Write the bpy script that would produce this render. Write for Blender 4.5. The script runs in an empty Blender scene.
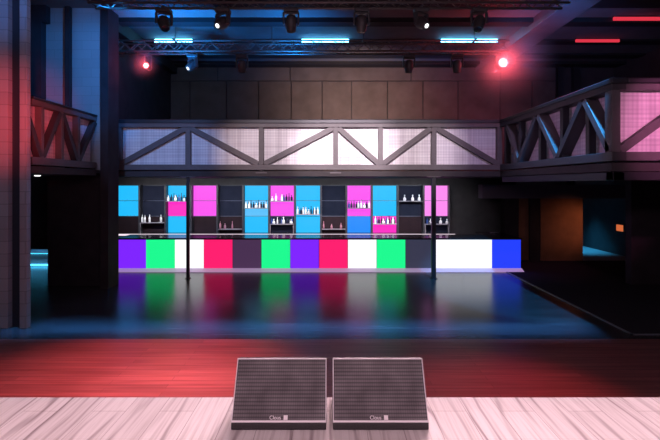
import bpy, bmesh, math, random
from mathutils import Vector, Matrix
random.seed(7)
S = bpy.context.scene
COL = S.collection
F = 440.0; CX = 330.0; HY = 184.0; CZ = 2.73      # focal length in pixels, vanishing point, eye height
def PX(x, Y): return (x - CX) / F * Y
def PZ(y, Y): return CZ - (y - HY) / F * Y
def lin(r, g, b):
    f = lambda c: (c/255)/12.92 if c/255 <= .04045 else ((c/255+.055)/1.055)**2.4
    return (f(r), f(g), f(b), 1)

# ------------------------------------------------------------------ materials
def mat(name, col, rough=.6, metal=0., emis=None, es=0., spec=.5, trans=0., coat=0.):
    m = bpy.data.materials.new(name); m.use_nodes = True
    b = m.node_tree.nodes['Principled BSDF']
    b.inputs['Base Color'].default_value = col if len(col) == 4 else (*col, 1)
    b.inputs['Roughness'].default_value = rough; b.inputs['Metallic'].default_value = metal
    b.inputs['Specular IOR Level'].default_value = spec
    b.inputs['Transmission Weight'].default_value = trans
    b.inputs['Coat Weight'].default_value = coat
    if emis is not None:
        b.inputs['Emission Color'].default_value = emis if len(emis) == 4 else (*emis, 1)
        b.inputs['Emission Strength'].default_value = es
    return m
def N(m, t, **k):
    n = m.node_tree.nodes.new(t)
    for a, v in k.items(): setattr(n, a, v)
    return n
def L(m, a, b): m.node_tree.links.new(a, b)
def bsdf(m): return m.node_tree.nodes['Principled BSDF']
def coords(m, scale, rot=(0, 0, 0)):
    tc = N(m, 'ShaderNodeTexCoord'); mp = N(m, 'ShaderNodeMapping')
    mp.inputs['Scale'].default_value = scale; mp.inputs['Rotation'].default_value = rot
    L(m, tc.outputs['Object'], mp.inputs['Vector']); return mp.outputs['Vector']
def ramp(m, fac, stops):
    r = N(m, 'ShaderNodeValToRGB'); e = r.color_ramp.elements
    while len(e) < len(stops): e.new(.5)
    for q, (p, c) in zip(e, stops): q.position = p; q.color = c if len(c) == 4 else (*c, 1)
    L(m, fac, r.inputs['Fac']); return r.outputs['Color']
def mixc(m, mode, fac, a, b):
    n = N(m, 'ShaderNodeMix', data_type='RGBA', blend_type=mode)
    n.inputs[0].default_value = fac
    L(m, a, n.inputs[6]); L(m, b, n.inputs[7]); return n.outputs[2]
def bump(m, h, strength, dist=.01):
    b = N(m, 'ShaderNodeBump'); b.inputs['Strength'].default_value = strength; b.inputs['Distance'].default_value = dist
    L(m, h, b.inputs['Height']); L(m, b.outputs['Normal'], bsdf(m).inputs['Normal'])
def noisy(name, c0, c1, scale=3., rough=.7, metal=0., detail=5, bs=.15, spec=.4, aniso=(1, 1, 1)):
    m = mat(name, c0, rough, metal, spec=spec)
    n = N(m, 'ShaderNodeTexNoise'); n.inputs['Scale'].default_value = scale; n.inputs['Detail'].default_value = detail
    L(m, coords(m, aniso), n.inputs['Vector'])
    L(m, ramp(m, n.outputs['Fac'], [(.3, c0), (.7, c1)]), bsdf(m).inputs['Base Color'])
    if bs: bump(m, n.outputs['Fac'], bs)
    return m
def planks(name, c0, c1, along, width, length, rough, grain, seam, bs=.1, spec=.5):
    """wooden boards; along = 'X' or 'Y'"""
    m = mat(name, c0, rough, spec=spec)
    rot = (0, 0, 0) if along == 'X' else (0, 0, math.pi/2)
    br = N(m, 'ShaderNodeTexBrick'); br.offset = .37
    br.inputs['Scale'].default_value = 1; br.inputs['Brick Width'].default_value = length; br.inputs['Row Height'].default_value = width
    br.inputs['Mortar Size'].default_value = seam; br.inputs['Mortar Smooth'].default_value = .3
    br.inputs['Color1'].default_value = (.72, .72, .72, 1); br.inputs['Color2'].default_value = (1, 1, 1, 1); br.inputs['Mortar'].default_value = (.35, .3, .3, 1)
    L(m, coords(m, (1, 1, 1), rot), br.inputs['Vector'])
    gs = (.7, 22, 1) if along == 'X' else (22, .7, 1)
    n = N(m, 'ShaderNodeTexNoise'); n.inputs['Scale'].default_value = 1; n.inputs['Detail'].default_value = 6; n.inputs['Distortion'].default_value = .4
    L(m, coords(m, gs), n.inputs['Vector'])
    c = ramp(m, n.outputs['Fac'], [(.5-grain, c0), (.5+grain, c1)])
    L(m, mixc(m, 'MULTIPLY', 1., c, br.outputs['Color']), bsdf(m).inputs['Base Color'])
    bump(m, br.outputs['Color'], bs, .004)
    return m, n
def emit(name, c, s, base=.01):
    return mat(name, (base, base, base, 1), .4, emis=c, es=s, spec=.1)

# pale, white-washed oak of the stage, grain running away from the viewer
M = {}
m = mat('stage_oak', (.6, .5, .48, 1), .55, spec=.12); M['stage'] = m
w = N(m, 'ShaderNodeTexWave', wave_type='BANDS', bands_direction='X')
w.inputs['Scale'].default_value = 2.6; w.inputs['Distortion'].default_value = 13.; w.inputs['Detail'].default_value = 3.5; w.inputs['Detail Scale'].default_value = .6; w.inputs['Detail Roughness'].default_value = .55
L(m, coords(m, (1, .2, 1)), w.inputs['Vector'])
n2 = N(m, 'ShaderNodeTexNoise'); n2.inputs['Scale'].default_value = 1; n2.inputs['Detail'].default_value = 5
L(m, coords(m, (55, 1.6, 1)), n2.inputs['Vector'])
c1 = ramp(m, w.outputs['Fac'], [(.0, (.34, .27, .28)), (.15, (.66, .60, .59)), (1., (.70, .64, .635))])
mk = N(m, 'ShaderNodeTexNoise'); mk.inputs['Scale'].default_value = 1; mk.inputs['Detail'].default_value = 2; L(m, coords(m, (3.2, .7, 1)), mk.inputs['Vector'])
mkf = ramp(m, mk.outputs['Fac'], [(.4, (0, 0, 0)), (.62, (1, 1, 1))])
flat = N(m, 'ShaderNodeRGB'); flat.outputs[0].default_value = (.69, .63, .62, 1)
mm = N(m, 'ShaderNodeMix', data_type='RGBA'); L(m, mkf, mm.inputs[0]); L(m, flat.outputs[0], mm.inputs[6]); L(m, c1, mm.inputs[7]); c1 = mm.outputs[2]
c2 = ramp(m, n2.outputs['Fac'], [(.3, (.74, .7, .7)), (.55, (1, 1, 1))])
br = N(m, 'ShaderNodeTexBrick'); br.offset = .4
for k_, v_ in (('Scale', 1), ('Brick Width', 3.1), ('Row Height', .24), ('Mortar Size', .0022), ('Mortar Smooth', .2)): br.inputs[k_].default_value = v_
br.inputs['Color1'].default_value = (.88, .87, .87, 1); br.inputs['Color2'].default_value = (1, 1, 1, 1); br.inputs['Mortar'].default_value = (.5, .45, .45, 1)
L(m, coords(m, (1, 1, 1), (0, 0, math.pi/2)), br.inputs['Vector'])
L(m, mixc(m, 'MULTIPLY', 1., mixc(m, 'MULTIPLY', .8, c1, c2), br.outputs['Color']), bsdf(m).inputs['Base Color'])
bump(m, w.outputs['Fac'], .08, .003)

M['wood_floor'], _ = planks('red_brown_wood_floor', (.19, .065, .058), (.34, .14, .125), 'X', .12, 2.2, .42, .18, .003, .15, spec=.4)
M['gloss_floor'], _ = planks('dark_gloss_floor', (.03, .03, .034), (.07, .07, .076), 'X', .16, 2.6, .25, .2, .003, .15, spec=.28)
M['carpet'] = noisy('dark_carpet', (.03, .026, .03, 1), (.045, .04, .045, 1), 60, .95, bs=.3, spec=.05)
M['riser'] = mat('stage_riser_black', (.02, .018, .018, 1), .6)
M['concrete'] = noisy('brown_grey_cladding', (.085, .068, .062, 1), (.12, .097, .09, 1), 2.2, .75, bs=.1)
M['dark_wall'] = noisy('charcoal_wall', (.042, .038, .042, 1), (.058, .052, .056, 1), 3, .8, bs=.05)
M['black_wall'] = noisy('black_wall', (.026, .02, .024, 1), (.038, .03, .035, 1), 3, .85, bs=.05, spec=.2)
M['ceiling'] = noisy('grey_ceiling_paint', (.13, .13, .13, 1), (.17, .17, .17, 1), 1.5, .85, bs=.05)
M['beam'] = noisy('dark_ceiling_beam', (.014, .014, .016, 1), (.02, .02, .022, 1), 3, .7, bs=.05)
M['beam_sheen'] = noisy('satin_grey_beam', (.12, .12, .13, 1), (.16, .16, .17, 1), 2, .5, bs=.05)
def tiles(name, c0, c1, mo, bw, rh, ms, axis_rot, rough=.7):
    m = mat(name, c0, rough, spec=.3)
    br = N(m, 'ShaderNodeTexBrick'); br.offset = .5
    for k_, v_ in (('Scale', 1), ('Brick Width', bw), ('Row Height', rh), ('Mortar Size', ms), ('Mortar Smooth', .2)): br.inputs[k_].default_value = v_
    br.inputs['Color1'].default_value = c0; br.inputs['Color2'].default_value = c1; br.inputs['Mortar'].default_value = mo
    L(m, coords(m, (1, 1, 1), axis_rot), br.inputs['Vector']); L(m, br.outputs['Color'], bsdf(m).inputs['Base Color'])
    bump(m, br.outputs['Fac'], -.3, .004)
    return m
RX = (math.pi/2, 0, 0)
M['block'] = tiles('block_masonry', (.26, .24, .24, 1), (.31, .29, .29, 1), (.2, .185, .185, 1), .5, .235, .008, (-math.pi/2, 0, 0))
M['tile_wall'] = tiles('grey_tile_wall', (.26, .26, .26, 1), (.28, .28, .28, 1), (.21, .21, .21, 1), .48, .24, .005, (-math.pi/2, 0, 0))
M['brown_wall'] = noisy('rust_brown_wall', (.16, .075, .042, 1), (.21, .10, .055, 1), 4, .8, bs=.1)
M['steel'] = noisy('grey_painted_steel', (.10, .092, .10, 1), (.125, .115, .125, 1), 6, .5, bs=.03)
M['side_shade_steel'] = mat('side_truss_shaded_dark', (.045, .042, .05, 1), .5); M['dark_steel'] = mat('dark_blue_steel', (.03, .032, .04, 1), .45, .3)  # first one: balcony steel darkened, with the shade put into its colour
M['truss_metal'] = mat('truss_aluminium', (.13, .115, .105, 1), .45, .4)
M['fixture'] = mat('fixture_black_plastic', (.045, .043, .045, 1), .45)
M['fixture_metal'] = mat('fixture_metal', (.1, .1, .1, 1), .4, .6)
# white woven mesh infill of the balconies: fine lines in two directions
def mesh_panel(name, c, line, per, rot, rough=.5):
    m = mat(name, c, rough, spec=.5)
    a = N(m, 'ShaderNodeTexWave', wave_type='BANDS', bands_direction='X'); b = N(m, 'ShaderNodeTexWave', wave_type='BANDS', bands_direction='Y')
    v = coords(m, (1, 1, 1), rot)
    for q in (a, b):
        q.inputs['Scale'].default_value = per; q.inputs['Distortion'].default_value = 0; L(m, v, q.inputs['Vector'])
    nz = N(m, 'ShaderNodeTexNoise'); nz.inputs['Scale'].default_value = 1; nz.inputs['Detail'].default_value = 3; L(m, coords(m, (9, 9, .3)), nz.inputs['Vector'])
    nz2 = N(m, 'ShaderNodeTexNoise'); nz2.inputs['Scale'].default_value = 1; nz2.inputs['Detail'].default_value = 3; L(m, coords(m, (.3, .3, 14)), nz2.inputs['Vector'])
    mx = mixc(m, 'MULTIPLY', 1., ramp(m, a.outputs['Fac'], [(.15, line), (.5, (1, 1, 1))]), ramp(m, b.outputs['Fac'], [(.15, line), (.5, (1, 1, 1))]))
    mx = mixc(m, 'MULTIPLY', 1., mx, ramp(m, nz.outputs['Fac'], [(.35, (.8, .78, .8)), (.6, (1, 1, 1))]))
    mx = mixc(m, 'MULTIPLY', 1., mx, ramp(m, nz2.outputs['Fac'], [(.35, (.82, .8, .82)), (.6, (1, 1, 1))]))
    rgb = N(m, 'ShaderNodeRGB'); rgb.outputs[0].default_value = c
    L(m, mixc(m, 'MULTIPLY', 1., rgb.outputs[0], mx), bsdf(m).inputs['Base Color'])
    return m
M['mesh_front'] = mesh_panel('white_mesh_infill', (.86, .86, .88, 1), (.9, .9, .92), 4., (-math.pi/2, 0, 0))
M['mesh_side'] = mesh_panel('white_mesh_infill_side', (.8, .76, .8, 1), (.9, .9, .92), 4., (0, math.pi/2, 0))
M['bar_top'] = mat('bar_top_black_gloss', (.03, .03, .034, 1), .22, coat=.3)
M['bar_body'] = mat('bar_body_dark', (.03, .028, .034, 1), .5)
M['kick'] = mat('pale_kick_light', (.5, .46, .54, 1), .4, emis=lin(170, 140, 182), es=.7)
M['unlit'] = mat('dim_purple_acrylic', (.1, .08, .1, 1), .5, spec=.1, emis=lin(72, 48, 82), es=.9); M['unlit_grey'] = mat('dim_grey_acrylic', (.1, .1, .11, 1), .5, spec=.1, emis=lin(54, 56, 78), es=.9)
M['unit_frame'] = mat('shelving_dark_frame', (.035, .036, .045, 1), .5)
M['cell_dark'] = noisy('dark_cell_back', (.012, .015, .03, 1), (.017, .02, .038, 1), 3, .8, bs=0, spec=.08)
M['cell_brown'] = noisy('dark_brown_cell_back', (.02, .012, .016, 1), (.028, .016, .02, 1), 3, .8, bs=0, spec=.08)
M['glass_shelf'] = mat('thin_glass_shelf', (.16, .18, .24, 1), .25)
M['pale_shelf'] = mat('pale_metal_shelf', (.28, .25, .29, 1), .4, .1)
M['b_white'] = mat('frosted_white_bottle', (.95, .95, .95, 1), .35)
M['b_dark'] = mat('dark_bottle_glass', (.018, .022, .05, 1), .15, coat=.4)
M['b_rose'] = mat('rose_bottle_glass', (.45, .2, .26, 1), .25)
M['b_blue'] = mat('blue_bottle_glass', (.04, .09, .32, 1), .2)
EC = dict(purple=(lin(128, 38, 255), 1.), green=(lin(30, 250, 145), 1.), white=(lin(250, 250, 255), 1.15), red=(lin(255, 32, 112), 1.), blue=(lin(38, 66, 255), 1.),
          cyan=(lin(30, 190, 255), 1.), pink=(lin(252, 84, 240), 1.), hot=(lin(255, 46, 196), 1.), azure=(lin(22, 140, 255), 1.), palepink=(lin(255, 140, 242), 1.),
          palecyan=(lin(95, 195, 252), 1.))
for k_, (c, s) in EC.items(): M['e_'+k_] = emit('glowing_%s_acrylic' % k_, c, s)
M['e_strip'] = emit('white_edge_light', lin(255, 236, 246), 1.05)
M['e_batten'] = emit('blue_white_led', (.12, .55, 1, 1), 22.)
M['e_redbatten'] = emit('red_led', lin(255, 62, 84), .75)
M['e_lens'] = emit('white_lens', (1, 1, 1, 1), 1.6)
M['e_redlens'] = emit('red_lens_bright', (1, .12, .13, 1), 14.)
M['e_cyanled'] = emit('cyan_led', lin(70, 200, 255), 4.)
M['e_orange'] = emit('orange_sign', lin(215, 108, 62), .9)
M['lens_off'] = mat('dark_lens', (.02, .02, .03, 1), .08)

# ------------------------------------------------------------------ mesh helpers
class MB:
    def __init__(s): s.bm = bmesh.new()
    def face(s, vs):
        try: s.bm.faces.new(vs)
        except ValueError: pass
    def hexa(s, p):
        v = [s.bm.verts.new(q) for q in p]
        for f in ((0, 3, 2, 1), (4, 5, 6, 7), (0, 1, 5, 4), (1, 2, 6, 5), (2, 3, 7, 6), (3, 0, 4, 7)): s.face([v[i] for i in f])
        return s
    def box(s, x0, x1, y0, y1, z0, z1):
        return s.hexa([(x0, y0, z0), (x1, y0, z0), (x1, y1, z0), (x0, y1, z0), (x0, y0, z1), (x1, y0, z1), (x1, y1, z1), (x0, y1, z1)])
    def prism(s, poly, x0, x1):      # poly in (y, z)
        a = [s.bm.verts.new((x0, y, z)) for y, z in poly]; b = [s.bm.verts.new((x1, y, z)) for y, z in poly]
        n = len(poly); s.face(a[::-1]); s.face(b)
        for i in range(n): s.face([a[i], a[(i+1) % n], b[(i+1) % n], b[i]])
        return s
    def bar(s, p, q, side, w, d):    # rectangular bar from p to q; d along side, w across
        p, q, side = Vector(p), Vector(q), Vector(side).normalized(); t = (q-p).normalized(); u = t.cross(side).normalized()
        c = []
        for e in (p, q):
            for a, b in ((-1, -1), (1, -1), (1, 1), (-1, 1)): c.append(e + u*a*w/2 + side*b*d/2)
        return s.hexa(c)
    def tube(s, p, q, r, n=10, r2=None):
        p, q = Vector(p), Vector(q); t = (q-p).normalized(); a = t.orthogonal().normalized(); b = t.cross(a); r2 = r if r2 is None else r2
        A = [s.bm.verts.new(p + (a*math.cos(k*2*math.pi/n)+b*math.sin(k*2*math.pi/n))*r) for k in range(n)]
        B = [s.bm.verts.new(q + (a*math.cos(k*2*math.pi/n)+b*math.sin(k*2*math.pi/n))*r2) for k in range(n)]
        s.face(A[::-1]); s.face(B)
        for k in range(n): s.face([A[k], A[(k+1) % n], B[(k+1) % n], B[k]])
        return s
    def lathe(s, prof, c=(0, 0, 0), axis=(0, 0, 1), n=16):
        c = Vector(c); t = Vector(axis).normalized(); a = t.orthogonal().normalized(); b = t.cross(a); rings = []
        for r, h in prof: rings.append([s.bm.verts.new(c + t*h + (a*math.cos(k*2*math.pi/n)+b*math.sin(k*2*math.pi/n))*r) for k in range(n)])
        s.face(rings[0][::-1]); s.face(rings[-1])
        for A, B in zip(rings, rings[1:]):
            for k in range(n): s.face([A[k], A[(k+1) % n], B[(k+1) % n], B[k]])
        return s
ROOT = {}
def build(name, mb, material, parent=None, bevel=0., smooth=False, label=None):
    off = ROOT.get(parent.name, Vector()) if parent else Vector()
    bmesh.ops.recalc_face_normals(mb.bm, faces=mb.bm.faces)
    if off.length: bmesh.ops.translate(mb.bm, verts=mb.bm.verts, vec=-off)
    me = bpy.data.meshes.new(name); mb.bm.to_mesh(me); mb.bm.free(); me.materials.append(material)
    if smooth:
        for p in me.polygons: p.use_smooth = True
    o = bpy.data.objects.new(name, me); COL.objects.link(o)
    if parent: o.parent = parent; ROOT[o.name] = off
    if bevel:
        b = o.modifiers.new('edge', 'BEVEL'); b.width = bevel; b.segments = 2; b.limit_method = 'ANGLE'
    if label: o['label'] = label
    return o
def thing(name, label, cat, loc, group=None):
    o = bpy.data.objects.new(name, None); COL.objects.link(o); o.location = loc; o.empty_display_size = .1
    o['label'] = label; o['category'] = cat
    if group: o['group'] = group
    ROOT[o.name] = Vector(loc); return o
def tag(o, label, cat, group=None):
    o['label'] = label; o['category'] = cat
    if group: o['group'] = group
    return o
def struct(name, mb, material, bevel=0., label=None):
    o = build(name, mb, material, None, bevel); o['kind'] = 'structure'
    if label: o['label'] = label
    return o
def B(*a): return MB().box(*a)

# ------------------------------------------------------------------ the setting
CEIL = 7.33; STG = 1.13; SLAB = 2.95
struct('floor_stage', B(-7, 7, -4, 3.305, STG-.06, STG), M['stage'], .006, 'pale pink-lit oak stage floor in front')
struct('wall_stage_riser', B(-7, 7, 3.15, 3.27, -.0, STG-.06), M['riser'], 0, 'black riser below the stage edge')
struct('floor_wood', B(-11, 11.1, 3.27, 7.75, -.1, 0), M['wood_floor'], 0, 'red-brown board floor below the stage')
mb = MB().box(-11, 5.45, 7.75, 24, -.1, 0).box(5.45, 11.1, 7.75, 7.95, -.1, 0)
struct('floor_gloss', mb, M['gloss_floor'], 0, 'dark glossy board floor reflecting the bar')
struct('floor_corridor', B(8.95, 11.1, 15.62, 24, -.1, .012), mat('corridor_floor_grey', (.3, .3, .3, 1), .6), 0, 'corridor floor lit blue at the far right')
struct('floor_carpet', MB().box(5.49, 11.1, 7.99, 15.62, -.1, .012).box(5.49, 8.95, 15.62, 17.1, -.1, .012), M['carpet'], 0, 'near black floor under the right balcony')
struct('trim_1', MB().box(5.45, 5.49, 7.95, 15.6, -.05, .015).box(5.45, 11.1, 7.95, 7.99, -.05, .015), mat('edge_trim_grey', (.16, .17, .19, 1), .4), 0, 'thin edge strip between gloss floor and black floor')

# back wall with its cladding panels (joints as in the photo)
YB = 17.
mb = MB().box(-8.4, 11, YB+.06, YB+.25, SLAB+.15, CEIL).box(-8.4, 7.2, YB+.06, YB+.25, 0, SLAB+.15)
zt, zm, zb = PZ(65.5, YB), PZ(81, YB), SLAB+.16
xs = [PX(v, YB) for v in (152, 190, 226.5, 258.5, 291, 322, 351.5, 387.5, 423, 458, 500, 532, 556)]
struct('wall_back', mb, M['dark_wall'], 0, 'dark wall at the back behind the bar')
mb = MB()
for a, b in zip(xs, xs[1:]): mb.box(a+.02, b-.02, YB, YB+.06, zb, zm-.02)
xs2 = [PX(v, YB) for v in (152, 217.5, 290, 411, 500, 556)]
for a, b in zip(xs2, xs2[1:]): mb.box(a+.02, b-.02, YB, YB+.06, zm+.02, zt)
struct('wall_back_cladding', mb, M['concrete'], .008, 'brown-grey cladding panels above the back balcony')
struct('trim_2', MB().box(8.75, 8.95, YB-.12, YB+.06, SLAB+.15, CEIL).box(9.35, 9.6, YB-.12, YB+.06, SLAB+.15, CEIL), M['dark_steel'], 0, 'slim dark pilasters on the back wall at right')
struct('wall_right', B(11.1, 11.3, 3, 24, 0, CEIL), M['dark_wall'], 0, 'dark outer wall on the right')
struct('wall_left', B(-11.2, -11, 3, 24, 0, CEIL), M['dark_wall'], 0, 'dark outer wall on the left')
struct('wall_left_inner', B(-6.35, -6.15, 12.2, YB, SLAB, CEIL), M['black_wall'], 0, 'black side wall above the back balcony at left')
struct('wall_corridor_back', B(7.2, 11.1, 23.8, 24, 0, 3.2), M['black_wall'])
struct('wall_room_left_back', B(-11, -8.4, 17.06, 17.25, 0, SLAB+.2), M['black_wall'])
# ceiling with cross beams and edge beams
struct('ceiling', B(-11, 11.1, -3, YB+.2, CEIL, CEIL+.15), M['ceiling'], 0, 'grey ceiling washed blue between the beams')
mb = MB()
for y0, y1, z in ((10.5, 11.18, .13), (12.15, 12.5, .13), (13.97, 14.35, .06), (15.47, 15.92, .06), (16.47, 17.0, .1)): mb.box(-5.92, 11.1, y0, y1, CEIL-z, CEIL)
struct('trim_3', mb, M['beam'], 0, 'dark beams across the ceiling')
struct('trim_4', B(-6.15, -5.9, 11.75, 17, CEIL-.35, CEIL), M['beam'], 0, 'dark lengthwise beam along the left balcony')
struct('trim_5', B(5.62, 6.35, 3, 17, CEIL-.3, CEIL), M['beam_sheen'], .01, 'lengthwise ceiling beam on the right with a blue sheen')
# tall masonry column, far left: two flanges with a recessed web
mb = MB().box(-6.7, -6.08, 8.3, 8.6, 0, CEIL).box(-5.86, -5.72, 8.3, 8.41, 0, CEIL).box(-6.7, -5.86, 8.6, 8.62, 0, CEIL)
o = struct('column_left', mb, M['block'], .01, 'tall block column at the left edge, red below and blue above')
build('recess', B(-6.08, -5.86, 8.42, 8.6, 0, CEIL), M['dark_steel'], o, 0, label='dark recessed web of the block column')
struct('column_dark', B(-5.97, -5.76, 11.42, 12.0, 0, CEIL), M['black_wall'], .01, 'black pier left of the bar running up to the ceiling')
struct('wall_left_core', B(-7.57, -5.93, 11.8, 12.3, 0, SLAB), M['black_wall'], 0, 'black block of wall left of the bar')
# blue lit tiled wall above the left balcony
zl = CEIL
mb = MB().box(-9.2, -5.93, 11.5, 11.75, SLAB+.15, CEIL)
struct('wall_left_upper', mb, M['tile_wall'], 0, 'tiled wall above the left balcony, washed blue')
struct('trim_6', MB().box(-6.86, -6.74, 11.38, 11.5, SLAB+.15, CEIL).box(-9.2, -7.42, 11.3, 11.5, SLAB+.15, CEIL).prism([(11.3, 6.9), (11.3, 7.33), (11.49, 7.33), (11.49, 6.9)], -7.42, -7.3), M['black_wall'], 0, 'black uprights framing the blue tiled wall')
# walls under the right balcony
YH = 15.6
struct('trim_7', B(PX(482.5, YH), 11.1, YH, YH+.45, PZ(198.5, YH), PZ(184.6, YH)), mat('violet_grey_header', (.13, .115, .15, 1), .6), .01, 'heavy header beam under the right balcony')
struct('wall_right_back', MB().box(PX(505, YH), PX(519, YH), YH+.02, YH+.4, 0, PZ(198.5, YH)).box(PX(530, YH), PX(540.5, YH), YH+.02, YH+.4, 0, PZ(198.5, YH)), M['black_wall'], 0, 'black wall strips right of the bar')
struct('wall_brown', MB().box(PX(519, YH), PX(530, YH), YH+.1, YH+.4, 0, PZ(198.5, YH)).box(PX(540.5, YH), PX(583, YH), YH, YH+.5, 0, PZ(198.5, YH)), M['brown_wall'], .01, 'rust-brown wall panels under the right balcony')
struct('wall_corridor_left', B(PX(583, YH)-.3, PX(583, YH), YH+.5, 24, 0, 3.1), M['black_wall'])
struct('column_right', B(8.15, 9.6, 11.9, 12.15, 0, SLAB), M['black_wall'], .01, 'broad black column under the right balcony')

# ------------------------------------------------------------------ balconies (steel truss fronts with mesh infill)
ZT0, ZT1 = PZ(127.2, 12.6), PZ(123.3, 12.6); ZB0, ZB1 = PZ(170, 12.6), PZ(164.5, 12.6)
ZBM, ZTM = (ZB0+ZB1)/2, (ZT0+ZT1)/2
YF = 12.6
def X12(v): return PX(v, YF)
# back balcony
t = thing('balcony', 'long balcony across the back above the bar, white mesh front with zigzag steel truss', 'balcony', (0, YF, SLAB))
build('floor_slab', B(-6.1, 11.05, YF+.05, YB-.01, SLAB, SLAB+.15), M['dark_wall'], t)
build('bottom_rail', B(X12(118), X12(501.5), YF, YF+.2, ZB0, ZB1), M['steel'], t, .01)
build('top_rail', B(X12(118), X12(501.5), YF, YF+.2, ZT0, ZT1), M['steel'], t, .01)
build('handrail', B(X12(118), X12(501.5), YF+.02, YF+.26, ZT1, ZT1+.12), M['dark_steel'], t, .02, label='dark blue handrail cap')
V = [118, 187.5, 261, 335.7, 380.7, 434.3, 500]
for v in V: build('upright', B(X12(v)-.07, X12(v)+.07, YF+.01, YF+.15, ZB1, ZT0), M['steel'], t, .006)
for a, b in ((120, 185), (258, 190), (264, 333), (379, 338.5), (383, 431.5), (498, 437)):   # bottom x, top x
    build('diagonal', MB().bar((X12(a), YF+.08, ZB1+.02), (X12(b), YF+.08, ZT0-.02), (0, 1, 0), .15, .12), M['steel'], t, .006)
for a, b in zip(V, V[1:]):
    build('mesh_infill', B(X12(a)+.07, X12(b)-.07, YF+.16, YF+.18, ZB1, ZT0), M['mesh_front'], t)
for v in (261, 335.5):
    build('mounting_plate', MB().box(X12(v)-.16, X12(v)+.16, YF+.02, YF+.2, ZB0-.1, ZB0-.06).box(X12(v)-.05, X12(v)+.05, YF+.06, YF+.16, ZB0-.06, ZB0), M['steel'], t)
# right balcony
XR = 4.87; YE = 7.6
t = thing('balcony', 'right balcony with dark side truss and pink-lit mesh facing the stage', 'balcony', (XR, YE, SLAB))
build('floor_slab', B(XR+.03, 11.05, YE+.05, YF+.04, SLAB, SLAB+.15), M['dark_wall'], t)
build('fascia_beam', MB().box(XR+.06, XR+.26, YE+.06, YF, ZB0-.34, ZB0-.19).box(XR+.06, 11.05, YE+.06, YE+.26, ZB0-.34, ZB0-.19), M['dark_steel'], t, .01)
build('bottom_rail', MB().box(XR, XR+.25, YE, YF, ZB0, ZB1), M['side_shade_steel'], t, .01)
build('top_rail', MB().box(XR, XR+.25, YE, YF, ZT0, ZT1), M['side_shade_steel'], t, .01)
build('handrail', MB().box(XR-.02, XR+.27, YE-.02, YF, ZT1, ZT1+.1).box(XR+.27, 11.0, YE-.02, YE+.24, ZT1, ZT1+.1), M['dark_steel'], t, .02)
build('corner_upright', B(XR, XR+.15, YE, YE+.2, ZB1, ZT0), M['steel'], t, .006)
YY = lambda px: XR*F/(px-CX)
build('front_bottom_rail', B(XR+.25, 11.0, YE, YE+.2, ZB0, ZB1), M['steel'], t, .01)
build('front_top_rail', B(XR+.25, 11.0, YE, YE+.2, ZT0, ZT1), M['steel'], t, .01)
for px in (503, 517, 537, 558.5, 584): build('upright', B(XR+.06, XR+.2, YY(px)-.06, YY(px)+.06, ZB1, ZT0), M['dark_steel'], t, .006)
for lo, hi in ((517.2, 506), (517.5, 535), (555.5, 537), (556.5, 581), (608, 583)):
    build('diagonal', MB().bar((XR+.125, YY(lo), ZB1+.02), (XR+.125, YY(hi), ZT0-.02), (1, 0, 0), .13, .25), M['steel' if hi < lo and lo not in (517,) else 'side_shade_steel'], t, .006)  # diagonals turned from the light get their shade as darker steel
ys = [YF, YY(517), YY(537), YY(558.5), YY(584), YE+.2]
for a, b in zip(ys[1:], ys): build('mesh_infill', B(XR+.255, XR+.27, a, b, ZB1, ZT0), M['mesh_side'], t)
for i, (a, b) in enumerate(((XR+.15, 6.45), (6.59, 8.0), (8.14, 9.6))):
    build('mesh_infill', B(a, b, YE+.16, YE+.18, ZB1, ZT0), M['mesh_front'], t, label='pink-lit mesh facing the stage')
    build('upright', B(b, b+.14, YE+.01, YE+.15, ZB1, ZT0), M['steel'], t, .006)
    lo, hi = (a+.02, b) if i % 2 == 0 else (b, a)
    build('diagonal', MB().bar((lo, YE+.08, ZB1+.02), (hi, YE+.08, ZT0-.02), (0, 1, 0), .14, .12), M['steel'], t, .006)
# left balcony
XL = -6.05
t = thing('balcony', 'left balcony with zigzag truss front glowing red beside the block column', 'balcony', (XL, 11, SLAB))
build('floor_slab', B(-10.95, XL-.03, 8.66, 11.45, SLAB, SLAB+.15), M['dark_wall'], t)
build('bottom_rail', B(XL-.2, XL, 8.95, 11.42, ZB0, ZB1), M['steel'], t, .01)
build('top_rail', B(XL-.2, XL, 8.95, 11.42, ZT0, ZT1), M['steel'], t, .01)
build('handrail', B(XL-.22, XL+.02, 8.95, 11.42, ZT1, ZT1+.05), M['dark_steel'], t, .01)
YL = lambda px: XL*F/(px-CX)
for px in (43.7, 63.5, 80): build('upright', B(XL-.16, XL-.02, YL(px)-.05, YL(px)+.05, ZB1, ZT0), M['steel'], t, .006)
for lo, hi in ((42.5, 26), (45, 62), (79, 64.5), (81, 97)):
    build('diagonal', MB().bar((XL-.09, YL(lo), ZB1+.02), (XL-.09, YL(hi), ZT0-.02), (1, 0, 0), .12, .14), M['side_shade_steel'], t, .006)  # darkened steel paints in the shadow side of these diagonals
for a, b in ((8.95, YL(43.7)), (YL(43.7), YL(63.5)), (YL(63.5), YL(80)), (YL(80), 11.42)):
    build('mesh_infill', B(XL-.19, XL-.17, a, b, ZB1, ZT0), M['mesh_side'], t)
# the two slender posts in front of the bar
for px, w, lab in ((188, .085, 'slender steel post in front of the green and white bar panels'), (433.6, .12, 'thicker steel post in front of the dark bar panel')):
    Y = 12.72; x = PX(px, Y)
    t = thing('support_post', lab, 'post', (x, Y, 0))
    build('shaft', B(x-w/2, x+w/2, Y-w/2, Y+w/2, .02, SLAB-.022), M['dark_steel'], t, .008)
    build('base_plate', B(x-w*.75, x+w*.75, Y-w*.75, Y+w*.75, 0, .02), M['dark_steel'], t)
    build('head_plate', B(x-.18, x+.18, Y-.1, Y+.1, SLAB-.022, SLAB-.002), M['steel'], t)

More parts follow.
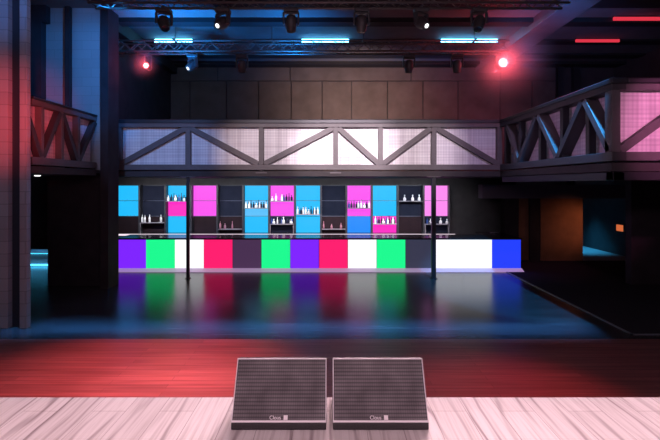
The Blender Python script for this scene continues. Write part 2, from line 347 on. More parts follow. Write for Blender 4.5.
# ------------------------------------------------------------------ bar counter
YR = 13.8; xe = [PX(117 + 28.857*k, YR) for k in range(15)]
kinds = ['purple', 'green', 'white', 'red', 'dark', 'green', 'purple', 'red', 'white', 'green', 'dark', 'white', 'white', 'blue']
t = thing('bar_counter', 'long bar counter with glowing multicoloured front panels below the back balcony', 'bar', (xe[0], YR, 0))
XE = xe[-1]
build('body', MB().box(xe[0], XE-.03, YR+.04, YR+.6, .0, .99).box(XE-.6, XE-.03, YR+.6, YR+1.7, 0, .99), M['bar_body'], t)
build('countertop', MB().box(xe[0], XE+.02, YR-.06, YR+.95, .99, 1.04).box(XE-.85, XE+.02, YR+.95, YR+1.75, .99, 1.04), M['bar_top'], t, .008)
build('kick_light', MB().prism([(YR-.2, 0), (YR-.2, .012), (YR-.005, .088), (YR+.04, .088), (YR+.04, 0)], xe[0], XE+.02), M['kick'], t)
for i, k in enumerate(kinds):
    a, b = xe[i], xe[i+1]
    build('front_panel', B(a+.008, b-.008, YR, YR+.04, .09, .985), M['unlit' if i < 6 else 'unlit_grey'] if k == 'dark' else M['e_'+k], t, label=('dark, barely glowing front panel' if k == 'dark' else 'glowing %s front panel' % k))

# ------------------------------------------------------------------ back bar: counter, shelving units, bottles
YK = 16.3; ZK = PZ(234.6, YK)
xb = lambda v: PX(v, YK)
t = thing('back_counter', 'low dark counter with white glowing edge behind the bar', 'counter', (xb(113), YK, 0))
build('cabinet_body', B(xb(110), xb(454), YK, YK+.5, 0, ZK-.045), M['bar_body'], t)
build('worktop', B(xb(110), xb(454.4), YK-.08, YK+.5, ZK-.045, ZK+.03), M['bar_top'], t)
build('edge_light', B(xb(118), xb(454.4), YK-.10, YK-.08, ZK-.03, ZK+.035), M['e_strip'], t, label='white glowing edge strip')
ROWS = [PZ(v, YK) for v in (185.5, 201, 216.7, 232.2)]
ZW = ZK+.031
UE = [113, 138.2, 164.3, 190, 216.6, 242.5, 268.6, 294.6, 320.8, 346.6, 372.2, 398.4, 424.3, 450.6]
UN = [
 ('A', ['cyan', 'cyan', 'b'], 'shelf unit at the left end with two blue panels over a bare dark cell'),
 ('B', ['d', 'd', 'b'], 'unlit shelf unit with four white bottles, next to the left end unit'),
 ('C', ['cyan', 'hot', 'cyan'], 'shelf unit striped blue, hot pink and blue from top to bottom'),
 ('D', ['pink', 'pink', 'b'], 'pink two panel shelf unit beside the slender left post, without bottles'),
 ('E', ['d', 'd', 'b'], 'unlit navy shelf unit with dim bottles right of the pink unit near the slender post'),
 ('F', ['cyan', 'palecyan', 'cyan'], 'all blue shelf unit with bottles halfway, left of the central pink unit'),
 ('G', ['pink', 'pink', 'd'], 'pink shelf unit with two rows of bottles between two blue units'),
 ('H', ['cyan', 'cyan', 'cyan'], 'all blue shelf unit with bottles low down, right of the central pink unit'),
 ('I', ['d', 'd', 'b'], 'unlit navy shelf unit with dim bottles left of the pink over blue unit'),
 ('J', ['pink', 'pink', 'azure'], 'shelf unit with pink panels over a deep blue one'),
 ('K', ['cyan', 'cyan', 'hot'], 'shelf unit with blue panels over a hot pink one'),
 ('L', ['d', 'd', 'b'], 'unlit dark shelf unit with three white flasks on its upper shelf'),
 ('M', ['palepink', 'palepink', 'd'], 'pink shelf unit behind the thicker post at the right end'),
]
UNIT_X = {}
for i, (k, rows, lab) in enumerate(UN):
    a, b = xb(UE[i]), xb(UE[i+1]); UNIT_X[k] = (a, b)
    t = thing('shelf_unit', lab, 'shelf', (a, YK, ZW), 'shelf units of the back bar')
    build('back_board', B(a+.005, b-.005, YK+.36, YK+.4, ZW, ROWS[0]+.02), M['unit_frame'], t)
    build('upright', B(a+.004, a+.034, YK+.08, YK+.36, ZW, ROWS[0]+.02), M['unit_frame'], t)
    build('upright', B(b-.034, b-.004, YK+.08, YK+.36, ZW, ROWS[0]+.02), M['unit_frame'], t)
    for r, c in enumerate(rows):
        z1, z0 = ROWS[r], ROWS[r+1] if r < 2 else ZW
        if c in 'db': build('cell_back', B(a+.036, b-.036, YK+.31, YK+.355, z0+.008, z1-.008), M['cell_dark' if c == 'd' else 'cell_brown'], t)
        else: build('light_panel', B(a+.036, b-.036, YK+.31, YK+.355, z0+.008, z1-.008), M['e_'+c], t, label='glowing %s panel' % {'cyan': 'light blue', 'palecyan': 'pale blue', 'azure': 'deep blue', 'hot': 'hot pink', 'palepink': 'pale pink'}.get(c, c))
    for r in (1, 2): build('glass_shelf', B(a+.036, b-.036, YK+.275, YK+.31, ROWS[r]-.008, ROWS[r]+.004), M['glass_shelf'], t)
def shelf(k, y, legs=''):
    """a pale bottle shelf hung in unit k with its top at photo height y"""
    t = [o for o in COL.objects if o.get('label') == [u for u in UN if u[0] == k][0][2]][0]
    a, b = UNIT_X[k]; z = PZ(y, YK+.1)
    build('bottle_shelf', B(a+.036, b-.036, YK+.05, YK+.27, z-.025, z), M['pale_shelf'], t, .003, label='pale bottle shelf')
    for s in legs:
        x = a+.05 if s == 'l' else b-.05
        build('shelf_leg', B(x-.014, x+.014, YK+.05, YK+.08, ZW, z-.03), M['pale_shelf'], t)
    return z
def prof(kind):
    if kind == 'tall': return [(.036, 0), (.043, .01), (.043, .16), (.036, .19), (.016, .225), (.014, .275), (.018, .278), (.018, .3), (.012, .302)]
    if kind == 'slim': return [(.028, 0), (.033, .01), (.033, .13), (.014, .19), (.012, .25), (.015, .253), (.015, .272), (.01, .274)]
    if kind == 'flask': return [(.03, 0), (.055, .02), (.062, .07), (.05, .12), (.018, .155), (.015, .20), (.026, .205), (.026, .235), (.012, .245)]
    if kind == 'short': return [(.038, 0), (.046, .01), (.046, .11), (.04, .135), (.017, .16), (.016, .195), (.02, .198), (.02, .215), (.01, .217)]
PROTO = {}
def bottle(kind, mat_key, x, y, z, label, group, s=1.):
    key = (kind, mat_key)
    if key not in PROTO:
        o = build('bottle', MB().lathe(prof(kind), n=14), M[mat_key], None, 0, True); PROTO[key] = o; used = o
    else:
        used = PROTO[key].copy(); COL.objects.link(used)
    used.location = (x, y, z+.0015); used.scale = (.92, .92, .95*s); tag(used, label, 'bottle', group); return used
ORD = ['leftmost', 'second from left', 'third from left', 'fourth from left', 'fifth from left', 'sixth from left', 'seventh from left']
def row(k, y, spots, where, dark=None, legs='', tone='white'):
    z = shelf(k, y, legs)
    a, b = UNIT_X[k]; Yb = YK+.115
    g = 'bottles ' + where
    for i, (px, kind, mk, s) in enumerate(spots):
        word = {'b_white': 'white', 'b_rose': 'dim rose', 'b_dark': 'dark'}[mk]
        nm = len([q for q in spots]); o_ = ORD[i] if i < nm-1 or nm == 1 else 'rightmost'
        bottle(kind, mk, min(max(PX(px, Yb), a+.105), b-.105), Yb, z, '%s %s bottle, %s of %s' % (word, {'tall': 'tall', 'slim': 'slim', 'flask': 'round', 'short': 'short'}[kind], o_, where), g, s)
    if dark:
        x = max(PX(dark[0], Yb+.1), a+.09)
        j = 0
        while x < min(PX(dark[1], Yb+.1), b-.09):
            kd = ('short', 'short', 'slim')[j % 3]
            bottle(kd, 'b_dark' if j % 4 else 'b_blue', x, Yb+.103, z, 'dark bottle behind the white ones of ' + where, g + ', back row', 1.1+.06*math.sin(j*1.7)); x += .095; j += 1
W = 'b_white'
row('B', 222.5, [(140.8, 'tall', W, 1), (145, 'tall', W, .97), (149.6, 'tall', W, 1), (161, 'tall', W, .98)], 'the row beside the left end unit', legs='l')
row('C', 201, [(166.8, 'short', W, 1), (175.6, 'flask', W, 1), (184.2, 'short', W, .75)], 'the row in the striped unit', (168.5, 187))
row('E', 229, [(219.2, 'tall', 'b_rose', 1), (225, 'short', 'b_rose', 1), (232.3, 'slim', 'b_rose', 1.1)], 'the dim row near the slender post')
row('F', 208, [(244.8, 'short', W, 1.15), (249.2, 'short', W, 1.15), (256.3, 'flask', W, .8), (259.6, 'slim', W, .85), (266, 'short', W, 1.1)], 'the row in the left all blue unit', (245, 268))
row('G', 201, [(272.2, 'flask', W, .75), (276, 'tall', W, .95), (282, 'short', W, 1.2)], 'the upper row in the central pink unit', (284, 293.6))
row('G', 224, [(273.8, 'flask', W, .8), (277.4, 'slim', W, .95), (283.6, 'flask', W, 1.15), (291.2, 'flask', W, .75)], 'the lower row in the central pink unit', (271, 294), legs='lr')
row('H', 214.3, [(297.6, 'tall', W, 1), (303.2, 'tall', W, .9), (305.8, 'tall', W, .95), (308.8, 'flask', W, .8), (314.6, 'slim', W, 1.05), (317.8, 'tall', W, .95)], 'the row in the right all blue unit', (298.5, 319))
row('I', 229, [(323.2, 'slim', 'b_rose', 1.1), (331.6, 'short', 'b_rose', .9), (341, 'short', 'b_rose', 1.1)], 'the dim row by the pink-blue unit')
row('J', 208, [(358.4, 'tall', W, .85), (361.2, 'tall', W, .95), (364.2, 'flask', W, .85), (370.4, 'tall', W, .95)], 'the row in the pink over blue unit', (349, 371))
row('K', 223.8, [(375.4, 'tall', W, 1), (383.4, 'flask', W, .8), (387.8, 'slim', W, .9), (393, 'short', W, 1.15)], 'the row in the blue over pink unit', (376.5, 397.5))
row('L', 201, [(404.6, 'flask', W, 1), (412.6, 'flask', W, 1), (419.2, 'flask', W, 1)], 'the round flask row near the thicker post')
row('M', 224, [(430.6, 'flask', W, .85), (440.6, 'flask', W, 1), (448, 'flask', W, .8)], 'the row behind the thicker post', (427, 429), legs='lr')

# small tray added at the bar's right end to give a pale highlight
x = PX(494.5, 15.2)
o = build('highlight_tray', MB().lathe([(.10, 0), (.16, .012), (.165, .03), (.15, .03), (.10, .014)], (x, 15.2, 1.04), n=20), mat('polished_tray', (.8, .85, .9, 1), .15, .9), None, 0, True)
tag(o, 'small shiny tray added as a highlight on the far right end of the bar', 'tray')

# ------------------------------------------------------------------ trusses, moving heads, lamps
def truss(name, lab, x0, x1, Y, z0, z1, d, step, hang):
    t = thing(name, lab, 'truss', (x0, Y, z0))
    for yy in (Y-d/2, Y+d/2):
        for zz in (z0, z1): build('chord', MB().tube((x0, yy, zz), (x1, yy, zz), .026, 8), M['truss_metal'], t, 0, True)
    mb = MB(); n = int((x1-x0)/step); st = (x1-x0)/n
    for i in range(n):
        a, b = x0+i*st, x0+(i+1)*st
        for yy in (Y-d/2, Y+d/2):
            za, zb_ = (z0, z1) if i % 2 == 0 else (z1, z0)
            mb.tube((a, yy, za), (b, yy, zb_), .011, 6)
            if yy > Y: mb.tube((a, yy, zb_), (b, yy, za), .011, 6)
        for zz in (z0, z1): mb.tube((a, Y-d/2, zz), (b, Y+d/2, zz) if i % 2 == 0 else (b, Y-d/2, zz), .009, 6)
    build('lacing', mb, M['truss_metal'], t)
    for x in hang: build('hanger', MB().box(x-.03, x+.03, Y-d/2, Y+d/2, z1+.02, z1+.05).tube((x, Y, z1+.03), (x, Y, CEIL), .012, 8), M['fixture_metal'], t)
    return t
TZ0, TZ1 = PZ(52.6, 12.5), PZ(42.3, 12.5)
truss('lighting_truss', 'long lighting truss hanging in front of the back wall', PX(112, 12.5), PX(507, 12.5), 12.5, TZ0, TZ1, .3, .31, (-4.4, -1.65, .95, 4.1))
UY = 9.; UZ = PZ(2.5, UY-.15)
truss('lighting_truss', 'nearer lighting truss along the top of the picture, only its lower tubes showing', PX(92, UY), PX(566, UY), UY, UZ, UZ+.32, .3, .31, (-3.9, 0, 3.9))
def moving_head(px, Y, ztop, pan, tilt, lab, lit=False, s=1., dx=0):
    """hanging moving head: clamp, base box, U yoke, tapered head with lens; tilt from straight down"""
    x = PX(px, Y); t = thing('moving_head_light', lab, 'stage light', (x, Y, ztop), 'moving head lights on the trusses')
    z = ztop
    build('hanging_clamp', MB().box(x-.03, x+.03, Y-.06, Y+.06, z-.05, z+.0), M['fixture_metal'], t)
    build('base', B(x-.15*s, x+.15*s, Y-.11*s, Y+.11*s, z-.13*s, z-.05), M['fixture'], t, .02)
    R = Matrix.Translation((x, Y, z-.33*s)) @ Matrix.Rotation(pan, 4, 'Z')
    def xf(mb, extra=Matrix()):
        bmesh.ops.transform(mb.bm, matrix=R @ extra, verts=mb.bm.verts); return mb
    mb = MB().box(-.15*s, .15*s, -.05*s, .05*s, .175*s, .20*s)
    for sg in (-1, 1): mb.hexa([(sg*.15*s-.018, -.045*s, -.05*s), (sg*.15*s+.018, -.045*s, -.05*s), (sg*.15*s+.018, .045*s, -.05*s), (sg*.15*s-.018, .045*s, -.05*s),
                                (sg*.15*s-.018, -.06*s, .19*s), (sg*.15*s+.018, -.06*s, .19*s), (sg*.15*s+.018, .06*s, .19*s), (sg*.15*s-.018, .06*s, .19*s)])
    build('yoke', xf(mb), M['fixture'], t, .012)
    E = Matrix.Rotation(tilt, 4, 'X')
    h = build('head', xf(MB().lathe([(.05*s, .15*s), (.095*s, .12*s), (.12*s, .04*s), (.12*s, -.06*s), (.095*s, -.16*s), (.09*s, -.19*s)], n=18), E), M['fixture'], t, .008, True)
    build('lens', xf(MB().lathe([((.048 if lit else .075)*s, -.185*s), ((.048 if lit else .075)*s, -.195*s), (.03*s, -.205*s)], n=18), E), M['e_lens' if lit else 'lens_off'], h, 0, label='lit white lens' if lit else None)
    return t
up = ['leftmost of the six moving heads hanging along the top of the picture', 'second of the six top moving heads from the left, its white lens lit', 'third of the six top moving heads from the left, drooping',
      'fourth of the six top moving heads from the left, drooping', 'fifth of the six top moving heads from the left, its white lens lit', 'rightmost of the six moving heads hanging along the top of the picture']
for (px, pan, tilt, lit), lab in zip(((164, .6, -.6, 0), (223, -.55, -.95, 1), (291, .1, .25, 0), (361.5, 0, .2, 0), (421, .6, -.95, 1), (479, -.6, -.5, 0)), up):
    moving_head(px, UY, UZ-.02, pan, tilt, lab, bool(lit), 1.)
lw = ['moving head with lit white lens under the back truss, right of the small red lamp', 'dark moving head under the back truss, right of the one with the lit lens',
      'dark moving head under the back truss above the balcony, right of centre', 'dark moving head under the back truss, left of the bright red lamp']
for (px, pan, tilt, lit), lab in zip(((193, -.7, -.95, 1), (242, .1, .3, 0), (409, 0, .25, 0), (457, -.1, .2, 0)), lw):
    moving_head(px, 12.5, TZ0-.02, pan, tilt, lab, bool(lit), 1.05)
for px, py, r, lab in ((145, 65, .07, 'small red glowing lamp under the left end of the back truss'), (504, 62, .12, 'bright red glowing lamp under the right end of the back truss')):
    Y = 12.5; x, z = PX(px, Y-.2), PZ(py, Y-.2)
    t = thing('red_flood_light', lab, 'stage light', (x, Y, TZ0), 'red flood lights')
    mb = MB().box(x-.025, x+.025, Y-.06, Y+.06, TZ0-.08, TZ0-.02).box(x-r*1.35, x+r*1.35, Y-.02, Y+.02, TZ0-.1, TZ0-.08)
    for sg in (-1, 1): mb.box(x+sg*r*1.35-.012, x+sg*r*1.35+.012, Y-.02, Y+.02, z, TZ0-.08)
    build('hanging_bracket', mb, M['fixture_metal'], t)
    h = build('housing', MB().lathe([(r*.8, .16), (r*1.2, .1), (r*1.25, -.12), (r*1.15, -.13)], (x, Y, z), (0, 1, 0), 20), M['fixture'], t, 0, True)
    build('lens', MB().lathe([(r*1.05, -.125), (r*.95, -.15), (r*.5, -.165)], (x, Y, z), (0, 1, 0), 20), M['e_redlens'], h, 0, True, label='glowing red lens')
# ceiling battens
def batten(x0, x1, Y, key, lab, z=CEIL, grp=None, h=.085):
    t = thing('led_batten', lab, 'ceiling light', (x0, Y, z), grp)
    build('housing', B(x0, x1, Y-.03, Y+.03, z-.03, z), M['fixture_metal'], t)
    build('diffuser', B(x0+.01, x1-.01, Y-.028, Y+.028, z-.03-h, z-.03), M[key], t, .01)
batten(-5.55, -4.35, 13.9, 'e_batten', 'white-blue ceiling batten at the left behind the back truss', grp='blue-white battens')
batten(-.9, .6, 13.9, 'e_batten', 'white-blue ceiling batten at the middle behind the back truss', grp='blue-white battens')
batten(3.5, 5.3, 13.9, 'e_batten', 'white-blue ceiling batten at the right behind the back truss', grp='blue-white battens')
batten(7.75, 9.15, 13.9, 'e_redbatten', 'shorter red ceiling batten at the upper right, further back', grp='red battens', h=.09)
batten(7.75, 10.6, 12.05, 'e_redbatten', 'longer red ceiling batten in the upper right corner', grp='red battens', h=.09)
# small odds: downlight, orange wall sign, lit bench in the left room
x, Y = PX(37.5, 11.), 11.
o = build('ceiling_downlight', MB().lathe([(.07, 0), (.07, -.02), (.05, -.03)], (x, Y, SLAB), n=16), M['e_lens'], None, 0, True); tag(o, 'tiny white ceiling light under the left balcony', 'ceiling light')
t = thing('wall_sign', 'small orange lit sign on the dark wall beside the black column', 'sign', (11.1, 16.8, 1.05))
build('face', B(11.06, 11.075, 16.62, 17.0, .93, 1.17), M['e_orange'], t)
build('casing', B(11.075, 11.1, 16.6, 17.02, .91, 1.19), M['fixture'], t)
Yb = 14.6; bx0, bx1 = -10.9, -8.0
t = thing('lit_bench', 'low bench with blue light under its seat and base, in the left side room', 'bench', (bx0, Yb, 0))
build('seat', B(bx0, bx1, Yb-.12, Yb+.5, PZ(252.8, Yb), PZ(252.8, Yb)+.05), M['tile_wall'], t)
build('base', B(bx0, bx1, Yb, Yb+.5, 0, PZ(252.8, Yb)), M['tile_wall'], t)
build('light_strip', B(bx0, bx1, Yb-.06, Yb-.02, PZ(252.8, Yb)-.02, PZ(252.8, Yb)-.001), M['e_cyanled'], t, label='blue strip under the seat')
build('light_strip', B(bx0, bx1, Yb-.03, Yb-.002, .02, .07), M['e_cyanled'], t, label='blue strip along the floor')

# ------------------------------------------------------------------ stage monitors
m = mat('monitor_grille_metal', (.2, .18, .19, 1), .5, .2); M['grille'] = m
a = N(m, 'ShaderNodeTexWave', wave_type='BANDS', bands_direction='X'); b = N(m, 'ShaderNodeTexWave', wave_type='BANDS', bands_direction='Z')
for q, sc in ((a, 21.), (b, 16.)): q.inputs['Scale'].default_value = sc; q.inputs['Distortion'].default_value = 0; L(m, coords(m, (1, 1, 1)), q.inputs['Vector'])
nz = N(m, 'ShaderNodeTexNoise'); nz.inputs['Scale'].default_value = 6; nz.inputs['Detail'].default_value = 2; L(m, coords(m, (1, 1, 1)), nz.inputs['Vector'])
g1 = mixc(m, 'MULTIPLY', 1., ramp(m, a.outputs['Fac'], [(.1, (.74, .74, .74)), (.6, (1, 1, 1))]), ramp(m, b.outputs['Fac'], [(.1, (.42, .42, .42)), (.6, (1, 1, 1))]))
g1 = mixc(m, 'MULTIPLY', 1., g1, ramp(m, nz.outputs['Fac'], [(.3, (.085, .07, .075)), (.7, (.17, .15, .155))]))
L(m, g1, bsdf(m).inputs['Base Color'])
bump(m, a.outputs['Fac'], .2, .002)
M['monitor'] = noisy('monitor_textured_paint', (.035, .032, .033, 1), (.05, .046, .048, 1), 90, .55, bs=.2)
M['monitor_edge'] = mat('monitor_light_edge', (.93, .87, .88, 1), .4)
M['badge'] = mat('badge_white', (.85, .8, .8, 1), .4)
def monitor(x0, x1, side, lab):
    xm = (x0+x1)/2
    t = thing('stage_monitor', lab, 'speaker', (xm, 2.857, STG), 'wedge monitors on the stage edge')
    P0 = Vector((0, 2.862, STG+.058)); P1 = Vector((0, 3.06, STG+.384)); d = (P1-P0).normalized(); nrm = Vector((0, -d.z, d.y))
    cab = MB().prism([(2.855, STG+.004), (2.855, STG+.046), (2.87, STG+.056), (3.066, STG+.378), (3.105, STG+.378), (3.272, STG+.10), (3.272, STG+.004)], x0, x1)
    cab = build('cabinet', cab, M['monitor'], t, .004)
    for px_ in (x0+.06, x1-.06):
        for py_ in (2.9, 3.22): build('rubber_foot', MB().tube((px_, py_, STG), (px_, py_, STG+.006), .015, 10), M['fixture'], cab)
    def rim(p, q, w, dd): return MB().bar(p, q, nrm, w, dd)
    e = .0055
    build('bottom_edge', rim((x0, P0.y, P0.z-.002), (x1, P0.y, P0.z-.002), .014, .012), M['monitor_edge'], t, .003, label='pale lower lip of the grille')
    build('top_edge', rim((x0, P1.y, P1.z), (x1, P1.y, P1.z), .007, .012), M['monitor_edge'], t, .002, label='pale top rim of the grille')
    for x in (x0+e/2, x1-e/2): build('side_edge', rim((x, P0.y, P0.z), (x, P1.y, P1.z), e, .012), M['monitor_edge'], t, .002, label='pale side rim of the grille')
    gr = MB().bar((xm, P0.y+.001, P0.z+.004), (xm, P1.y-.001, P1.z-.003), nrm, x1-x0-.012, .008)
    gr = build('grille', gr, M['grille'], t)
    # badge: letters too small to read, then a white square
    z0 = P0 + d*.009 + nrm*.008
    rot = math.atan2(d.z, d.y)
    def put(c, tx, size, name, matl):
        cu = bpy.data.curves.new(name, 'FONT'); cu.body = c; cu.size = size; cu.extrude = .001; cu.align_x = 'LEFT'
        tmp = bpy.data.objects.new(name, cu); me = bpy.data.meshes.new_from_object(tmp); bpy.data.objects.remove(tmp); bpy.data.curves.remove(cu)
        o = bpy.data.objects.new(name, me); COL.objects.link(o); o.parent = t; me.materials.clear(); me.materials.append(matl)
        o.location = Vector((tx, z0.y, z0.z)) - ROOT[t.name]; o.rotation_euler = (rot, 0, 0); return o
    bx = xm - .062 if side == 'l' else xm - .071
    put('Clous', bx, .032, 'badge_lettering', M['badge'])
    q = Vector((bx+.106, z0.y, z0.z))
    build('badge_square', MB().bar(q - d*.003, q + d*.024, nrm, .026, .003), M['badge'], t, label='small white square beside the lettering')
monitor(-.642, -.024, 'l', 'left wedge stage monitor with grey mesh grille on the pale stage edge')
monitor(.019, .641, 'r', 'right wedge stage monitor with grey mesh grille on the pale stage edge')

# ------------------------------------------------------------------ haze balls added to give the two red lamps a halo
def haze(c, rad, dens, name):
    m = bpy.data.materials.new('lamp_halo_haze'); m.use_nodes = True; nt = m.node_tree; nt.nodes.remove(nt.nodes['Principled BSDF'])
    v = nt.nodes.new('ShaderNodeVolumeScatter'); g = nt.nodes.new('ShaderNodeTexGradient'); g.gradient_type = 'SPHERICAL'
    tc = nt.nodes.new('ShaderNodeTexCoord'); mp = nt.nodes.new('ShaderNodeMapping'); mp.inputs['Scale'].default_value = (1/rad,)*3
    mu = nt.nodes.new('ShaderNodeMath'); mu.operation = 'MULTIPLY'; mu.inputs[1].default_value = dens; pw = nt.nodes.new('ShaderNodeMath'); pw.operation = 'POWER'; pw.inputs[1].default_value = 2.5
    nt.links.new(tc.outputs['Object'], mp.inputs['Vector']); nt.links.new(mp.outputs['Vector'], g.inputs['Vector'])
    nt.links.new(g.outputs['Fac'], pw.inputs[0]); nt.links.new(pw.outputs[0], mu.inputs[0]); nt.links.new(mu.outputs[0], v.inputs['Density']); nt.links.new(v.outputs[0], nt.nodes['Material Output'].inputs['Volume'])
    mb = MB(); bmesh.ops.create_icosphere(mb.bm, subdivisions=3, radius=rad)
    o = build(name, mb, m); o.location = c; o['kind'] = 'stuff'; o['label'] = lab_h[name]; o['category'] = 'haze'; return o
lab_h = {'haze': 'red halo of added haze round the bright lamp at right', 'haze_wisp': 'small red halo of added haze round the dim lamp at left'}
haze((PX(504, 12.2), 12.1, PZ(62, 12.2)), 1.5, 1.3, 'haze')
haze((PX(145, 12.2), 12.1, PZ(65, 12.2)), .55, 1.2, 'haze_wisp')

# ------------------------------------------------------------------ light
def light(name, kind, loc, energy, col, target=None, **k):
    d = bpy.data.lights.new(name, kind); d.energy = energy; d.color = col[:3]
    for a, v in k.items(): setattr(d, a, v)
    o = bpy.data.objects.new(name, d); COL.objects.link(o); o.location = loc
    if target is not None: o.rotation_euler = (Vector(target)-Vector(loc)).to_track_quat('-Z', 'Y').to_euler()
    return o
R = math.radians
RED = (1, .07, .09); BLUE = (.03, .27, 1.); PINK = (1, .62, .70); WARM = (1, .80, .86); MAG = (1, .25, .62)
# stage wash, plus added fills from the front
light('stage_wash', 'AREA', (2.0, 8.1, 6.2), 86, (1, .68, .75), (.7, 2.5, STG), shape='RECTANGLE', size=7, size_y=.3, spread=R(34))
light('stage_front_fill', 'AREA', (.4, .6, 6.2), 24, (1, .72, .76), (.4, 2.4, STG), shape='RECTANGLE', size=8, size_y=.4, spread=R(50))
light('added_front_fill', 'AREA', (0, -2.5, 4.7), 170, (1, .66, .82), (0, 12, 2.2), shape='RECTANGLE', size=9, size_y=.5)  # added fill behind the camera to lift the blacks, no lamp seen there
# red pools on the board floor
light('red_pool_left', 'SPOT', (-1.9, 6.8, 6.4), 3400, (1, .21, .26), (-2.7, 5.9, 0), spot_size=R(50), spot_blend=1., shadow_soft_size=.15)
light('red_pool_hot', 'SPOT', (-1.6, 6.9, 6.4), 2400, (1, .30, .33), (-2.1, 5.8, 0), spot_size=R(28), spot_blend=1., shadow_soft_size=.15)
light('red_pool_right', 'SPOT', (2.6, 5.9, 6.4), 1100, (1, .1, .13), (2.2, 5.4, 0), spot_size=R(36), spot_blend=1., shadow_soft_size=.15)
light('red_column', 'SPOT', (-2.6, 3.4, 3.4), 2000, RED, (-6.2, 8.3, 4.0), spot_size=R(25), spot_blend=1., shadow_soft_size=.15)
light('left_balcony_red', 'SPOT', (-2.0, 5.6, 4.2), 420, RED, (-6.05, 8.75, 3.9), spot_size=R(17), spot_blend=1., shadow_soft_size=.15)
# blue band across the gloss floor
light('blue_band', 'AREA', (0, 8.35, 6.2), 165, (.07, .36, 1), (0, 8.35, 0), shape='RECTANGLE', size=21, size_y=.5, spread=R(12))
# white-pink profile spots on the balcony front
for i, (x, e) in enumerate(((-1.7, 3400), (.4, 8200), (2.3, 3800))):
    light('balcony_spot_%d' % i, 'SPOT', (x*.5, 2.5, 6.6), e, WARM, (x, 12.6, 3.75), spot_size=R(20), spot_blend=.9, shadow_soft_size=.1)
light('balcony_blue', 'SPOT', (-4.2, 4.5, 6.6), 1500, (.25, .45, 1), (-4.7, 12.6, 3.6), spot_size=R(26), spot_blend=.9, shadow_soft_size=.1)
light('balcony_blue_right', 'SPOT', (4, 4.5, 6.6), 700, (.7, .5, .95), (4.2, 12.6, 3.6), spot_size=R(22), spot_blend=.9, shadow_soft_size=.1)
# magenta on the right balcony front, blue raking along its side truss
light('right_magenta', 'SPOT', (6.4, 1.5, 5.0), 1700, (1, .24, .55), (6.5, 7.5, 3.8), spot_size=R(30), spot_blend=.7, shadow_soft_size=.1)
light('right_blue_rake', 'SPOT', (4.6, 7.3, 6.9), 3200, (.05, .42, 1), (5.0, 9.1, 3.8), spot_size=R(46), spot_blend=.3, shadow_soft_size=.05)
# blue wash on the ceiling and left upper wall
light('ceiling_blue_left', 'SPOT', (-4.2, 11.5, 5.5), 950, (.01, .27, 1), (-4.2, 12.1, CEIL), spot_size=R(105), spot_blend=1., shadow_soft_size=.2)
light('ceiling_blue_mid', 'SPOT', (-1.2, 11.9, 5.5), 420, (.01, .27, 1), (-1.2, 12.6, CEIL), spot_size=R(110), spot_blend=1., shadow_soft_size=.2)
light('left_wall_blue', 'SPOT', (-4.0, 8.6, 6.2), 640, (.01, .29, 1), (-6.7, 11.5, 5.7), spot_size=R(60), spot_blend=.6, shadow_soft_size=.1)
light('column_blue', 'SPOT', (-4.6, 4.6, 6.9), 450, BLUE, (-6.2, 8.6, 6.6), spot_size=R(40), spot_blend=.9, shadow_soft_size=.1)
light('beam_blue_right', 'SPOT', (4.9, 9.5, 5.6), 260, BLUE, (6, 12.0, CEIL-.2), spot_size=R(80), spot_blend=1., shadow_soft_size=.2)
# warm grey on the cladding
light('side_mesh_violet_fill', 'SPOT', (-1.5, 8.4, 4.6), 260, (.75, .4, .8), (4.87, 9.6, 3.75), spot_size=R(40), spot_blend=.8, shadow_soft_size=.1)  # added violet fill so the side mesh reads brighter than its steel
light('cladding_warm', 'SPOT', (.8, 12.9, 5.0), 900, (1, .66, .56), (.8, 17, 5.5), spot_size=R(100), spot_blend=1., shadow_soft_size=.2)
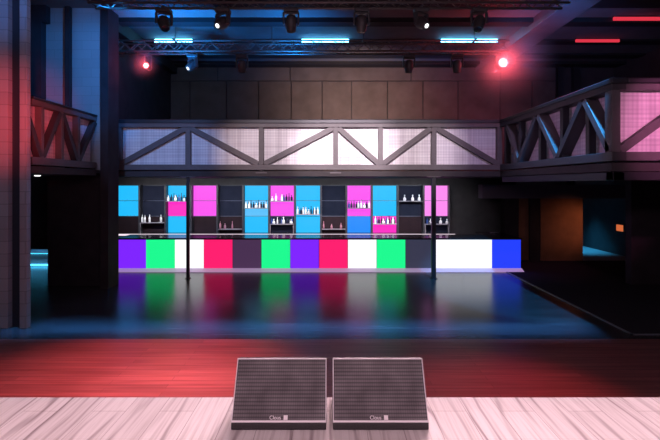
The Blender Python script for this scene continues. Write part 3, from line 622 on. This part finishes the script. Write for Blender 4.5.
# red lamps
light('red_lamp_right', 'POINT', (PX(504, 12.2), 12.15, PZ(62, 12.2)), 62, (1, .09, .13), shadow_soft_size=.1)
light('red_lamp_left', 'POINT', (PX(145, 12.2), 12.15, PZ(65, 12.2)), 14, (1, .08, .1), shadow_soft_size=.06)
light('red_lamp_right_throw', 'SPOT', (PX(504, 12.2), 12.75, PZ(64, 12.2)), 240, (1, .12, .18), (4.6, 17, 4.9), spot_size=R(110), spot_blend=1., shadow_soft_size=.1)
light('ceiling_blue_back', 'AREA', (.2, 16.2, 6.5), 14, BLUE, (.2, 16.2, CEIL), shape='RECTANGLE', size=10, size_y=.12)
# lights under the balcony on the bottles
light('bottle_lights', 'AREA', (-1.6, 14.6, 2.85), 125, (.9, .92, 1), (-1.6, 16.45, 1.7), shape='RECTANGLE', size=12, size_y=.06, spread=R(95))
# side rooms
light('left_room', 'AREA', (-9.6, 13.3, 2.7), 30, (.1, .5, 1), (-9.7, 13.9, 0), shape='RECTANGLE', size=2, size_y=.4, spread=R(70))
light('corridor_blue', 'SPOT', (10.1, 18.4, 2.9), 520, (.04, .5, 1), (10.1, 18.3, 0), spot_size=R(66), spot_blend=.9, shadow_soft_size=.1)
light('brown_wall_glow', 'SPOT', (9.5, 14.2, 1.5), 55, (1, .36, .18), (8.7, 15.6, 1.25), spot_size=R(75), spot_blend=1., shadow_soft_size=.1)

w = bpy.data.worlds.new('World'); S.world = w; w.use_nodes = True
w.node_tree.nodes['Background'].inputs[0].default_value = (.45, .35, .6, 1); w.node_tree.nodes['Background'].inputs[1].default_value = .1

cam = bpy.data.cameras.new('Camera'); co = bpy.data.objects.new('Camera', cam); COL.objects.link(co)
co.location = (0, 0, CZ); co.rotation_euler = (math.pi/2, 0, 0)
cam.sensor_width = 36; cam.lens = F/660*36; cam.shift_y = (HY-220)/660; cam.clip_end = 100
S.camera = co
S.view_settings.view_transform = 'Standard'; S.view_settings.look = 'None'; S.view_settings.exposure = 0; S.view_settings.gamma = 1; S.view_settings.use_curve_mapping = False
S.cycles.use_denoising = True; S.cycles.max_bounces = 6; S.cycles.sample_clamp_indirect = 4
